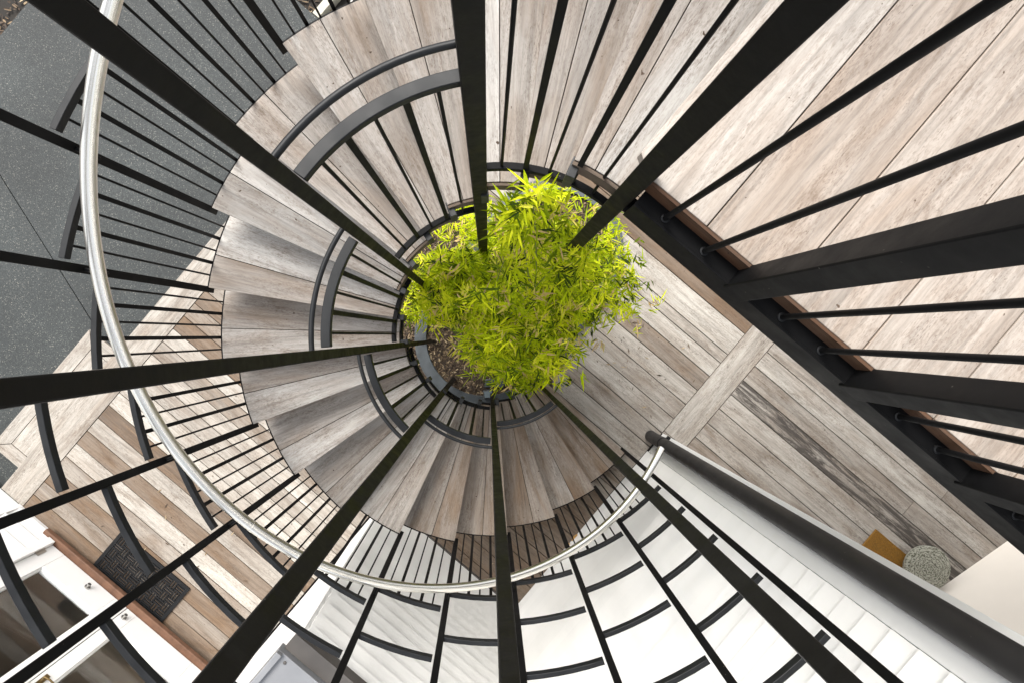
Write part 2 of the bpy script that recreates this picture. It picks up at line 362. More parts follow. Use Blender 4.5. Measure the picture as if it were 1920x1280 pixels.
upoly(d, [(-2.405, 1.98), (-2.300, 2.085), (-2.300, 3.05), (-2.405, 3.155)], sg-.06, sg, d=VD, tone=.75, warm=.05)
upoly(d, [(-2.401, 1.976), (-2.296, 2.081), (-2.125, 2.081), (-2.125, 1.976)], sg-.06, sg, d=UD, tone=.7, warm=.1)
upoly(d, [(-2.401, 3.159), (-2.296, 3.054), (-2.125, 3.054), (-2.125, 3.159)], sg-.06, sg, d=UD, tone=.75, warm=.05)
upoly(d, [(-2.295, 2.086), (-2.125, 2.086), (-2.125, 3.049), (-2.295, 3.049)], sg-.06, sg-.001, d=VD, tone=.85, warm=.05)
tag(d.build('deck_step', M['deck']), kind='structure')

# ---------------------------------------------------------------- staircase
st = empty('spiral_staircase', (AX, AY, 0), 'black steel and timber spiral staircase winding round the bamboo with a stainless handrail', 'staircase')
NT = 18
for k in range(1, NT+1):
    z = RISE*k; a = ang(k); over = radians(1.6); a1 = ang(k+1)-over*.9
    if k == NT: a1 = radians(49.5-360)
    am = a-(ang(k)-ang(k+1))*random.uniform(.44, .50)
    lowk = max(0, 1-(k-1)/9.)
    def wedge(x0, x1, r1off=0.):
        n = 7; g2 = .0013
        pts = [(AX+RI*cos(x0)+g2*sin(x0), AY+RI*sin(x0)-g2*cos(x0))]
        for i in range(n+1):
            x = x0+(x1-x0)*i/n; pts.append((AX+RO*cos(x), AY+RO*sin(x)))
        for i in range(4): 
            x = x1+(x0-x1)*i/4; pts.append((AX+RI*cos(x), AY+RI*sin(x)))
        ar = sum(pts[i][0]*pts[(i+1) % len(pts)][1]-pts[(i+1) % len(pts)][0]*pts[i][1] for i in range(len(pts)))
        return pts if ar > 0 else pts[::-1]
    t = empty('tread', (0, 0, 0)); t.parent = st
    gp = .0010/ (RI)
    for x0, x1 in ((a, am+gp*.5), (am-gp*.5, a1)):
        b_ = MB(); b_.prism(wedge(x0, x1), z-.036, z, d=(x0+x1)/2, tone=random.random(), warm=min(1, random.choice((.0, .1, .3, .4))+.45*lowk))
        b_.build('board', M['tread'], t, bevel=.0015)
    b_ = MB(); b_.arc(RO+.001, RO+.008, a, a1, z-.055, z-.004)
    b_.build('edge_band', M['black'], t)
    b_ = MB(); b_.arc(RI-.011, RI-.002, a, a1, z-.06, z-.022 if k < 11 else z-.004); b_.build('well_band', M['black'] if k < 11 else M['fascia'], t)
    b_ = MB(); mid = cyl((RI+RO)/2, am, z-.058); rd = Vector((cos(am), sin(am), 0)); tg = Vector((-sin(am), cos(am), 0))
    b_.box(mid, rd, tg, (0, 0, 1), (RO-RI)/2, .014, .02); b_.build('bearer', M['black'], t)
# skirting plate under the first step
b_ = MB(); b_.arc(RO-.012, RO-.004, ang(1), ang(2), .0, .12); b_.build('riser_plate', M['rail'], st)
# outer posts, hoops and balusters
ZT = 3.62
for k in range(1, NT+2):
    a = ang(k)+radians(.35); rd = Vector((cos(a), sin(a), 0)); tg = Vector((-sin(a), cos(a), 0))
    zt = max(ZT, min(4.3, RISE*k+1.0)); z0 = 0. if k < 9 else RISE*k-.62
    if k < 9: z0 = RISE*k-.075 if k > 1 else 0.
    else: z0 = RISE*k-.075
    b_ = MB(); b_.box(cyl(RP, a, (z0+zt)/2), rd, tg, (0, 0, 1), .0125, .014, (zt-z0)/2); b_.build('cage_post', M['black'], st, bevel=.002)
for k in range(1, NT+1):
    z = RISE*k; a = ang(k); a1 = ang(k+1); lv = 0
    ga = .014/RP
    while True:
        zz = z+.935+.45*lv
        if lv > 0 and zz > 3.7: break
        b_ = MB(); b_.arc(RP-.010, RP+.010, a-ga, a1+radians(.35)+ga, zz-.028, zz); b_.build('cage_hoop', M['rail'], st, bevel=.0015)
        lv += 1
    for i in range(1, 6):
        x = a+(a1-a)*i/6; rd = Vector((cos(x), sin(x), 0)); tg = Vector((-sin(x), cos(x), 0)); z0 = z-.05; z1 = z+.907
        b_ = MB()
        if i % 2:
            b_.tube([cyl(RP-.005, x, z0), cyl(RP-.005, x, z1)], .0042, 8); b_.build('round_baluster', M['black'], st)
        else:
            b_.box(cyl(RP-.004, x, (z0+z1)/2), rd, tg, (0, 0, 1), .005, .0075, (z1-z0)/2); b_.build('square_baluster', M['black'], st)
# stainless handrail
pts = []
for i in range(161):
    a = radians(-34.2)-i/160*radians(262)
    pts.append(cyl(1.234, a, RISE*(1+(A0-a)/DA)+.917))
b_ = MB(); b_.tube(pts, .0212, 20); hr = b_.build('handrail', M['steel'], st)
for a in (radians(-216.5+0), radians(-152.5)):
    pass
for ac in (-142.0,):
    q = [cyl(1.234, radians(ac+x), RISE*(1+(A0-radians(ac+x))/DA)+.917) for x in (-.35, 0, .35)]
    b_ = MB(); b_.tube(q, .0223, 20); b_.build('joint_collar', M['steel'], hr)
for k in range(1, NT):
    a = ang(k)+radians(.35); zz = RISE*k+.917
    b_ = MB(); b_.tube([cyl(RP-.012, a, zz-.075), cyl(1.262, a, zz-.072), cyl(1.238, a, zz-.055), cyl(1.234, a, zz-.02)], .006, 8); b_.build('rail_bracket', M['black'], hr)
# inner posts
IP = [radians(x) for x in (-47.6, -91, -131.8, -173.5, -214.8, -261.9, -311.2)]
def ipost(a, z0, z1, w=.0165):
    rd = Vector((cos(a), sin(a), 0)); tg = Vector((-sin(a), cos(a), 0))
    b_ = MB(); b_.box(cyl(.455, a, (z0+z1)/2), rd, tg, (0, 0, 1), w, w, (z1-z0)/2); b_.build('newel_post', M['post'], st, bevel=.0025)
for a, w_ in zip(IP, (.012, .0135, .0155, .013, .0140, .022, .023)): ipost(a, -.1, 4.46, w_)
for b in range(6):
    a0, a1 = IP[b], IP[b+1]; ga = .0175/.46; zt = 1.55+.53*b; zb = .36+.54*b
    if b: 
        m_ = MB(); m_.arc(.452, .472, a0-ga, a1+ga, zb-.012, zb+.012); m_.build('base_rail', M['black'], st, bevel=.0015)
    m_ = MB(); m_.arc(.452, .478, a0-ga, a1+ga, zt-.022, zt); m_.build('flat_rail', M['rail'], st, bevel=.002)
    m_ = MB(); m_.tube([cyl(.473, a0+(a1-a0)*i/16, zt+.10) for i in range(17)], .0068, 12)
    m_.build('tube_rail', M['rail'], st)
    for i in range(1, 6):
        x = a0+(a1-a0)*i/6; rd = Vector((cos(x), sin(x), 0)); tg = Vector((-sin(x), cos(x), 0))
        z0 = zb+.0; 
        if b == 0: z0 = RISE*(1+(A0-x)/DA)-.05
        m_ = MB()
        if i % 2: m_.tube([cyl(.462, x, z0), cyl(.462, x, zt-.022)], .0042, 8); m_.build('round_baluster', M['black'], st)
        else: m_.box(cyl(.462, x, (z0+zt-.022)/2), rd, tg, (0, 0, 1), .0065, .007, (zt-.022-z0)/2); m_.build('square_baluster', M['black'], st)
for k in range(2, NT+1):             # blocks that carry each nosing on the base rail
    a = ang(k)-radians(1); rd = Vector((cos(a), sin(a), 0)); tg = Vector((-sin(a), cos(a), 0)); z = RISE*k
    m_ = MB(); m_.box(cyl(.452, a, z-.065), rd, tg, (0, 0, 1), .026, .012, .05); m_.build('tread_bracket', M['bracket'], st, bevel=.002)
m_ = MB(); m_.arc(.445, .485, IP[0], IP[-1], 4.44, 4.47, seg=60); m_.build('top_rail', M['rail'], st)

# ---------------------------------------------------------------- upper landing
LZ = RISE*19
ld = empty('upper_landing', W(1.5, -.47, LZ), 'upper timber landing with pale wide boards behind a black steel balustrade', 'landing')
b_ = MB(); u = -.002; V0, V1 = .487, 3.2; i = 0
lt = [(.9, .1), (.45, .45), (.55, .35), (.8, .2), (.5, .3), (.6, .4), (.4, .3), (.7, .2)]
while u < 4.2:
    t, w = lt[i % 8]
    a = -(V0); 
    if i == 0:   # first board follows the curve of the well
        q = [(u, -3.2), (u+.2125, -3.2), (u+.2125, a), (u+.06, a), (u+.03, a-.012), (u, a-.03)]
        upoly(b_, q, LZ-.04, LZ, d=VD, tone=t, warm=w)
    else: upoly(b_, [(u, -3.2), (u+.2125, -3.2), (u+.2125, a), (u, a)], LZ-.04, LZ, d=VD, tone=t, warm=w)
    u += .2155; i += 1
b_.build('boards', M['landing'], ld, bevel=.002)
ZF = LZ-.06
b_ = MB(); u = .056
while u < 4.2:
    upoly(b_, [(u, -.479), (u+.8, -.479), (u+.8, -.4865), (u, -.4865)], ZF+.001, LZ-.003, d=UD, tone=random.random(), warm=random.choice((.2, .8, 1.)))
    u += .803
b_.build('fascia', M['fascia'], ld)
ZF = LZ-.06
b_ = MB()
b_.ubox(.062, 4.2, -.487, -.4435, ZF-.006, ZF)            # top flange
b_.ubox(.062, 4.2, -.443, -.437, ZF-.112, ZF+.004)        # web
b_.ubox(.054, 4.2, -.487, -.4435, ZF-.112, ZF-.106)
b_.build('channel_beam', M['black'], ld, bevel=.001)
K = .00121                                                 # metres per photo pixel at flange height (1.39/1150)
for i, px in enumerate(range(0, 31)):
    u = (113+95.7*px)*K
    if u > 4.1: break
    if px % 3 == 2:
        m_ = MB(); m_.ubox(u-.0275, u+.0275, -.4865, -.4316, ZF-.02, 4.42); m_.build('square_post', M['black'], ld, bevel=.003)
    else:
        c = W(u, -.461, 0); m_ = MB(); m_.tube([(c.x, c.y, ZF), (c.x, c.y, 4.40)], .0068, 12); m_.build('round_baluster', M['black'], ld)
        m_ = MB(); m_.lathe((c.x, c.y, ZF), [(.0105, 0), (.0105, .003), (.007, .004)], 16); m_.build('foot_ring', M['rail'], ld)
m_ = MB(); m_.ubox(-.05, 4.2, -.49, -.43, 4.421, 4.445); m_.build('rail_cap', M['rail'], ld)
b_ = MB()
for v in (.9, 1.7, 2.5, 3.1): b_.ubox(.0, 4.2, -v-.03, -v+.03, LZ-.18, LZ-.041)
b_.build('joists', M['black'], ld)

# ---------------------------------------------------------------- house
hs = empty('house', W(1.55, 1.5, 0), 'white weatherboard house with french doors and a low grey metal roof wing', 'house')
def lapwall(p0, p1, nrm, z0, z1, mat, exp=.12, th=.10):
    """p0,p1 (u,n); nrm outward (du,dn)"""
    mb = MB(); a = W(*p0); c = W(*p1); nn = W(*nrm) ; e = (c-a); ln = e.length; e.normalize()
    z = z0
    while z < z1-.01:
        t = min(z+exp, z1); o0 = nn*.022; o1 = nn*-.001; bk = nn*-th; Z = Vector((0, 0, 1))
        P = [a+o0+Z*z, c+o0+Z*z, c+bk+Z*z, a+bk+Z*z, a+o1+Z*t, c+o1+Z*t, c+bk+Z*t, a+bk+Z*t]
        if (P[1]-P[0]).cross(P[3]-P[0]).z < 0: P = [P[1], P[0], P[3], P[2], P[5], P[4], P[7], P[6]]
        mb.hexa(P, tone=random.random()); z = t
    return mb
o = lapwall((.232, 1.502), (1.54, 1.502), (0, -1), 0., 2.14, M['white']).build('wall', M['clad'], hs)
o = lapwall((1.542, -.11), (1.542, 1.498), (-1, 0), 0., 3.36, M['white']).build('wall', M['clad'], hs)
b_ = MB(); b_.ubox(.214, .232, 1.500, 3.34, 0, 2.14); b_.build('wall', M['trim'], hs)
b_ = MB(); b_.ubox(1.662, 4.3, -.288, -.2, 0, 3.36); b_.build('wall', M['white'], hs)
b_ = MB(); b_.ubox(1.524, 1.66, -.293, -.2175, 0, 3.37); b_.ubox(1.530, 1.66, -.2145, -.112, 0, 3.37); b_.build('corner_trim', M['white'], hs, bevel=.003)
b_ = MB(); b_.ubox(1.53, 1.54, -.10, 1.49, .0, .03); b_.ubox(.24, 1.53, 1.478, 1.486, 0., .03); b_.build('flashing', M['darkmetal'], hs)
# low roof of the wing
RZ = 2.15
b_ = MB(); b_.ubox(.178, 1.53, 1.575, 3.30, RZ-.03, RZ+.03)
b_.ubox(.178, .205, 1.575, 3.30, RZ+.031, RZ+.055)
for nn_ in (1.78, 2.3, 2.8): b_.ubox(.30, 1.5, nn_, nn_+.03, RZ+.031, RZ+.06)
for uu in (.30, .62, .94): b_.ubox(uu, uu+.03, 1.815, 2.29, RZ+.031, RZ+.06)
rf = b_.build('roof', M['greymetal'], hs, bevel=.003)
b_ = MB(); b_.ubox(.195, 1.53, 1.470, 1.480, RZ-.02, RZ+.045); b_.ubox(.195, 1.53, 1.482, 1.572, RZ-.02, RZ+.0); b_.build('gutter', M['darkmetal'], hs)
for uu, nn_ in ((.235, 1.60), (.235, 2.0), (.62, 1.60), (1.0, 1.60), (.45, 1.70)):
    c = W(uu, nn_, RZ+.03); b_ = MB(); b_.lathe(tuple(c), [(.007, 0), (.007, .004), (.003, .006)], 10); b_.build('screw', M['darkmetal'], rf)
b_ = MB(); b_.box(W(.2085, 2.35, 1.95), W(0, 1), (0, 0, 1), W(1, 0), .06, .02, .0045); b_.tube([W(.20, 2.27, 1.97), W(.20, 2.43, 1.97)], .006, 8); b_.build('hinge', M['brass'], hs)
b_ = MB(); b_.box(W(.2085, 2.05, 1.95), W(0, 1), (0, 0, 1), W(1, 0), .05, .012, .0045); b_.tube([W(.195, 2.0, 1.955), W(.19, 2.04, 1.975), W(.2, 2.09, 1.95)], .006, 8); b_.build('latch', M['chrome'], hs)
# door wall
NB = 3.349
b_ = lapwall((-1.89, NB), (-1.56, NB), (0, -1), .05, 2.6, M['white'], .14, .08); b_.build('wall', M['white'], hs)
b_ = MB(); b_.ubox(-1.93, .214, NB-.006, NB+.10, 0, .045); b_.build('plinth', M['trim'], hs)
b_ = MB(); b_.ubox(-2.9, -1.93, NB+.0, NB+.12, 0, 2.6); b_.ubox(-1.926, -1.892, NB-.022, NB+.1, .046, 2.6); b_.build('wall', M['trim'], hs)
b_ = MB(); b_.ubox(-1.62, -.0, NB-.05, NB+.09, .047, .094); b_.build('door_sill', M['sill'], hs, bevel=.008)
b_ = MB(); b_.ubox(-1.558, -1.500, NB-.03, NB+.09, .096, 2.2); b_.ubox(.0, .2, NB-.012, NB+.09, .046, 2.6); b_.ubox(-1.558, .0, NB-.012, NB+.09, 2.202, 2.6); b_.build('door_frame', M['trim'], hs, bevel=.003)
def leaf(u0, u1, gu0, gu1, ku):
    dr = empty('door', (0, 0, 0)); dr.parent = hs
    z0, z1 = .10, 2.19; g0, g1 = .335, 2.05; b_ = MB(); f, r = NB, NB+.045
    b_.ubox(u0, gu0, f, r, z0, z1); b_.ubox(gu1, u1, f, r, z0, z1); b_.ubox(gu0+.0005, gu1-.0005, f+.0004, r, z0, g0); b_.ubox(gu0+.0005, gu1-.0005, f+.0004, r, g1, z1)
    q = .012                                                # glazing bead, set back
    b_.ubox(gu0, gu0+q, f+.014, r-.002, g0, g1); b_.ubox(gu1-q, gu1, f+.014, r-.002, g0, g1); b_.ubox(gu0+q, gu1-q, f+.014, r-.002, g0, g0+q)
    b_.build('door_leaf', M['trim'], dr, bevel=.0025)
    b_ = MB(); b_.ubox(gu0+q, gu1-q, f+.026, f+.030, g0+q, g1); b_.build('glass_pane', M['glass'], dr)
    b_ = MB(); c = W(ku, f-.004, .205)
    nn_ = W(0, -1)
    b_.tube([c-nn_*.004, c+nn_*.006], .021, 18); b_.tube([c+nn_*.006, c+nn_*.02], .010, 12); b_.tube([c+nn_*.02, c+nn_*.028], .014, 12); b_.build('bolt_knob', M['chrome'], dr)
    return dr
d1 = leaf(-1.495, -.758, -1.380, -.873, -1.067); d2 = leaf(-.752, -.002, -.664, -.112, -.714)
b_ = MB(); c = W(-1.497, NB-.008, .24); b_.tube([c-Vector((0, 0, .05)), c+Vector((0, 0, .05))], .007, 10); b_.ubox(-1.53, -1.47, NB-.0055, NB-.002, .195, .285); b_.build('hinge', M['chrome'], d1)
b_ = MB(); b_.ubox(-.73, -.70, NB-.007, NB-.001, .98, 1.12); b_.tube([W(-.715, NB-.008, 1.05), W(-.715, NB-.045, 1.05), W(-.68, NB-.05, 1.05), W(-.65, NB-.045, 1.045)], .006, 10); b_.build('handle', M['brass'], d2)
# the room behind the doors
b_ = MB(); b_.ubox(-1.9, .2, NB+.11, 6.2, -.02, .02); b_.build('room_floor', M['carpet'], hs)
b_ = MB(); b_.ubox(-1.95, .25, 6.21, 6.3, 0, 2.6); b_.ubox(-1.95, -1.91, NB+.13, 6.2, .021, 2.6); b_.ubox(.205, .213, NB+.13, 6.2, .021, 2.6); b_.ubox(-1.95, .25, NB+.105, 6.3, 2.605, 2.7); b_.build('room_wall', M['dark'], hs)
# downpipe at the corner
b_ = MB(); c = W(1.466, -.215); b_.tube([(c.x, c.y, .0), (c.x, c.y, 3.5)], .0445, 28)
dp = b_.build('downpipe', M['pipe'], hs)
for zz in (.33,):
    b_ = MB(); b_.tube([(c.x, c.y, zz), (c.x, c.y, zz+.025)], .048, 28)
    for s_ in (-1, 1): b_.box(W(1.466, -.215+s_*.054, zz+.0125), W(1, 0), W(0, 1), (0, 0, 1), .012, .014, .011)
    b_.box(W(1.51, -.215, zz+.0125), W(1, 0), W(0, 1), (0, 0, 1), .014, .02, .011)
    b_.build('pipe_clip', M['rail'], dp)
# rendered wall on the far right
def G0(x, y, z=0.): return Vector(((x-915.6)*(H-z)/1150, -(y-627.5)*(H-z)/1150, z))
a, c = G0(1892, 1011), G0(1779.6, 1090); e = (c-a).normalized(); nn_ = Vector((-e.y, e.x, 0)); nn_ = nn_ if nn_.dot(a) > 0 else -nn_
b_ = MB(); p0 = a-e*1.4; p1 = c+e*.5; Z = Vector((0, 0, 3.3)); T = nn_*.18
P = [p0, p1, p1+T, p0+T]
if (P[1]-P[0]).cross(P[3]-P[0]).z < 0: P = [P[1], P[0], P[3], P[2]]
b_.hexa(P+[q+Z for q in P]); o = b_.build('garden_wall', M['cream'], loc=tuple(a)); tag(o, 'smooth cream rendered wall at the end of the deck by the coir mat', 'wall')

# ---------------------------------------------------------------- mats, pot, small things
b_ = MB()
for i in range(26):
    for j in range(18):
        pass
b_.ubox(3.26, 3.60, -.79, -.385, .001, .018); o = b_.build('door_mat', M['coir'], loc=tuple(W(3.43, -.59)))
fb = MB()
for i in range(5200):
    u = random.uniform(3.262, 3.598); n = random.uniform(-.788, -.388); c = W(u, n, .018); t = random.uniform(0, 2*pi); l = .006
    q = Vector((cos(t)*l, sin(t)*l, random.uniform(.002, .008))); s_ = Vector((-sin(t), cos(t), 0))*.0011
    b = len(fb.v); fb.v.extend([tuple(c-s_), tuple(c+s_), tuple(c+q)]); fb.face([b, b+1, b+2])
fb.build('pile', M['coir'], o); tag(o, 'golden brown coir door mat beside the round stone pot', 'door mat')
# basket weave rubber mat
mt = MB(); u0, u1, n0, n1 = -1.19, -.494, 2.988, 3.338; bw = .028
mt.ubox(u0, u1, n0, n0+bw, .001, .014); mt.ubox(u0, u1, n1-bw, n1, .001, .014); mt.ubox(u0, u0+bw, n0+bw, n1-bw, .001, .0138); mt.ubox(u1-bw, u1, n0+bw, n1-bw, .001, .0138)
iu0, iu1, in0, in1 = u0+bw, u1-bw, n0+bw, n1-bw; NU, NN = 10, 5; cu = (iu1-iu0)/NU; cn = (in1-in0)/NN
for i in range(NU):
    for j in range(NN):
        uc, nc = iu0+i*cu, in0+j*cn
        for q in range(3):
            f = (q+.5)/3
            if (i+j) % 2: mt.ubox(uc-.004, uc+cu+.004, nc+f*cn-.0052, nc+f*cn+.0052, .003, .0125+.0008*((i*7+j*3+q) % 3))
            else: mt.ubox(uc+f*cu-.0052, uc+f*cu+.0052, nc-.004, nc+cn+.004, .002, .0115+.0008*((i*5+j*3+q) % 3))
o = mt.build('door_mat', M['rubber'], loc=tuple(W(-.84, 3.16)), bevel=.001); tag(o, 'black rubber basket weave door mat outside the french doors', 'door mat')
c = W(3.69, -.80)
b_ = MB(); b_.lathe((c.x, c.y, 0), [(.085, .0), (.12, .015), (.165, .06), (.173, .095), (.168, .108), (.15, .116), (.10, .123), (.04, .126)], 48)
o = b_.build('stone_pot', M['stone'], loc=(c.x, c.y, 0)); tag(o, 'low round grey stone pot with swirled mossy rings beside the coir mat', 'pot')
# mulch
def chips(mb, f, count, lmin=.012, lmax=.038, w=.0045, zr=(.0, .018)):
    k = 0
    while k < count:
        c = f(); 
        if c is None: continue
        x, y, z = c; t = random.uniform(0, 2*pi); l = random.uniform(lmin, lmax)/2; ww = random.uniform(.5, 1.3)*w
        dx = Vector((cos(t), sin(t), random.uniform(-.35, .35))); dy = Vector((-sin(t), cos(t), random.uniform(-.5, .5)))
        C = Vector((x, y, z+random.uniform(*zr))); b = len(mb.v)
        P = [C-dx*l-dy*ww*.4, C-dx*l*.3-dy*ww, C+dx*l-dy*ww*.5, C+dx*l*.8+dy*ww*.5, C-dx*l*.2+dy*ww, C-dx*l+dy*ww*.5]
        mb.v.extend([tuple(p) for p in P]); mb.face(list(range(b, b+6)), None, random.random()**1.6); k += 1
m_ = MB()
bx, by = .50, .66                          # far end of the capsule-shaped planter
def cap(x, y, r):                          # inside a capsule from the stair axis end to (bx,by)
    ax_, ay_ = -.03, -.02; t = max(0, min(1, ((x-ax_)*(bx-ax_)+(y-ay_)*(by-ay_))/((bx-ax_)**2+(by-ay_)**2)))
    return hypot(x-ax_-(bx-ax_)*t, y-ay_-(by-ay_)*t) < r
def fm():
    x = random.uniform(-.95, 1.1); y = random.uniform(-.95, 1.25)
    if cap(x, y, .47): return (x, y, .035)
    a = math.degrees(atan2(y-AY, x-AX)) % 360
    if hypot(x-AX, y-AY) < .93 and 62 < a < 300: return (x, y, .012)
    return None
chips(m_, fm, 26000)
sh = []
for i in range(37):
    a = radians(62+238*i/36); sh.append((AX+.94*cos(a), AY+.94*sin(a)))
m_.prism(sh, .002, .010, tone=.1)
def capsule(r, n=24):
    t = atan2(by+.02, bx+.03); q = []
    for i in range(n+1): a = t-pi/2+pi*i/n; q.append((bx+r*cos(a), by+r*sin(a)))
    for i in range(n+1): a = t+pi/2+pi*i/n; q.append((-.03+r*cos(a), -.02+r*sin(a)))
    return q
m_.prism(capsule(.46), .011, .034, tone=.12)
tag(m_.build('mulch', M['mulch']), kind='stuff', label='brown bark mulch round the foot of the bamboo', cat='mulch')
# steel planter edging
b_ = MB(); ci, co = capsule(.445), capsule(.535); n = len(ci); b = 0
for ring, z in ((co, .003), (co, .07), (ci, .075), (ci, .012)):
    for x, y in ring: b_.v.append((x, y, z))
for k in range(3):
    for i in range(n):
        j = (i+1) % n; b_.face([k*n+i, k*n+j, (k+1)*n+j, (k+1)*n+i], None, .5)
o = b_.build('planter_edging', M['coping'], loc=(bx/2, by/2, 0), bevel=.002); tag(o, 'rounded grey steel planter edging round the bamboo bed', 'planter')
# garden lamps
def lamp(x, y, label, rz):
    e_ = empty('garden_light', (x, y, .03), label, 'garden light', 'garden lights in the bamboo bed')
    d0 = Vector((cos(rz), sin(rz), 0)); d1_ = Vector((-sin(rz), cos(rz), 0))
    q = MB(); q.box((x, y, .07), d0, d1_, (0, 0, 1), .038, .032, .04); q.build('casing', M['lamp'], e_, bevel=.006)
    q = MB(); q.box((x, y, .112), d0, d1_, (0, 0, 1), .029, .024, .002); q.build('lens', M['lens'], e_)
lamp(.0, -.448, 'small square black garden light on the mulch by the lowest post', .1)
lamp(.375, -.255, 'small square black garden light half hidden under bamboo leaves by the deck', .8)
b_ = MB(); b_.prism([(-.03, -.40), (.12, -.40), (.13, -.34), (-.02, -.335)], .03, .06); o = b_.build('paving_stone', M['coping'], loc=(.05, -.37, .03), bevel=.006); tag(o, 'small grey stone slab lying on the mulch beside the black garden light', 'stone')
# top of the garden: mulch, timber edging and white pebbles beyond the path
m_ = MB()
def fg():
    u = random.uniform(-6, -1.8); n = random.uniform(-3.2, -1.02)
    if u > -2.62: return None
    p = W(u, n); return (p.x, p.y, -.15)
chips(m_, fg, 5200, .02, .06, .008)
def fl():
    u = random.uniform(-6.4, -4.45); n = random.uniform(-1.1, 3.); p = W(u, n); return (p.x, p.y, -.15)
chips(m_, fl, 5200, .02, .06, .008)
tag(m_.build('garden_mulch', M['mulch']), kind='stuff', label='brown bark chips in the garden bed beyond the path', cat='mulch')
m_ = MB()
for i in range(2600):
    u = random.uniform(-2.57, -1.2); n = random.uniform(-3.0, -1.02); c = W(u, n, -.14+random.uniform(0, .02)); r = random.uniform(.012, .024); b = len(m_.v)
    sx, sy, sz = [random.uniform(.7, 1.25) for _ in range(3)]; t = random.uniform(0, 3)
    for zz, rr in ((-.5, .75), (.35, .9), (.8, .5)):
        for k in range(7):
            w = 2*pi*k/7+t; m_.v.append((c.x+r*sx*rr*cos(w), c.y+r*sy*rr*sin(w), c.z+r*sz*zz))
    tn = random.random()
    for L_ in range(2):
        for k in range(7): m_.face([b+L_*7+k, b+L_*7+(k+1) % 7, b+L_*7+7+(k+1) % 7, b+L_*7+7+k], None, tn, 0, 0, True)
    m_.face([b+14+k for k in range(7)], None, tn, 0, 0, True)
tag(m_.build('pebbles', M['pebble']), kind='stuff', label='white pebbles beyond the end of the path', cat='pebbles')
b_ = MB(); b_.ubox(-2.69, -2.63, -3.2, -1.04, -.17, -.07); o = b_.build('edging_board', M['edging'], loc=tuple(W(-2.65, -1.8, -.15))); tag(o, 'pale timber edging board between bark chips and white pebbles', 'edging')
# fallen leaves
for x, y, t, lb in ((1077, 1006, .9, 'curled dry brown leaf fallen on the dark deck in the corner by the white wall'), (1068, 1022, 2.2, 'folded tan leaf lying just below the curled brown leaf on the corner deck')):
    c = G0(x, y, .012); q = MB()
    for i in range(6):
        f = -1+2*i/5; w = .014*(1-f*f)+.001
        for s_, zz in ((-1, .010), (0, 0), (1, .012)):
            q.v.append((c.x+cos(t)*f*.035-sin(t)*s_*w, c.y+sin(t)*f*.035+cos(t)*s_*w, c.z+zz*(1-f*f)+.006*f*f))
    for i in range(5):
        for s_ in range(2): q.face([i*3+s_, i*3+3+s_, i*3+4+s_, i*3+1+s_], None, .5, 0, 0, True)
    tag(q.build('fallen_leaf', M['dryleaf'], loc=tuple(c)), lb, 'leaf')

q = MB()
for i in range(150):
    if i < 90:
        a = random.uniform(-.75, .75); r = .62+abs(random.gauss(0, .42)); c = Vector((AX+.3+r*cos(a), AY+.2+r*sin(a), .0)); 
        if (c.x*UY+c.y*UX) > 1.0: continue
    elif i < 120: c = W(random.uniform(.4, 1.45), 1.46-abs(random.gauss(0, .12)))
    else: c = W(random.uniform(-1.7, .0), 3.1-abs(random.gauss(0, .7)))
    t = random.uniform(0, 2*pi); l = random.uniform(.008, .026); w_ = l*random.uniform(.12, .28); dx = Vector((cos(t), sin(t), 0))*l; dy = Vector((-sin(t), cos(t), 0))*w_; b = len(q.v)
    z = Vector((0, 0, .003)); u_ = Vector((0, 0, random.uniform(.003, .007)))
    q.v.extend([tuple(v_) for v_ in (c-dx+z, c-dy+u_, c+dx+z, c+dy+u_*.6)]); q.face([b, b+1, b+2, b+3], None, random.choice((.15, .4, .6, .85, .95)))
tag(q.build('leaf_litter', M['mulch']), kind='stuff', label='tiny dry leaf scraps scattered on the timber deck', cat='leaf litter')
# ---------------------------------------------------------------- bamboo
bb = empty('bamboo', (.2, .2, .03), 'dense lime green bamboo growing up through the well of the staircase', 'bamboo')
# crown volume as soft blobs: centre, radii, share
BL = [((.22, .15, 1.35), (.42, .40, .5), 30), ((.06, .30, 1.9), (.28, .18, .45), 11), ((.53, .28, 1.15), (.37, .32, .35), 16), ((.22, -.08, .95), (.33, .26, .35), 12),
      ((-.20, .26, 1.5), (.22, .17, .5), 10), ((.10, .37, 2.8), (.08, .06, .42), 5), ((.28, -.24, .75), (.22, .15, .25), 5), ((.42, .60, 1.1), (.34, .28, .45), 13), ((.31, .31, 1.95), (.10, .10, .7), 4.5), ((.05, .1, .8), (.35, .3, .4), 10),
      ((-.10, .33, 1.5), (.18, .10, .3), 4), ((-.30, .18, 1.1), (.14, .16, .45), 4), ((.22, .40, 2.2), (.14, .12, .4), 3), ((-.1, .72, .5), (.35, .2, .35), 6), ((-.55, .35, .5), (.2, .3, .35), 4)]
tot = sum(b[2] for b in BL)
def pickblob():
    x = random.uniform(0, tot)
    for b in BL:
        x -= b[2]
        if x <= 0: return b
    return BL[0]
lf = MB()
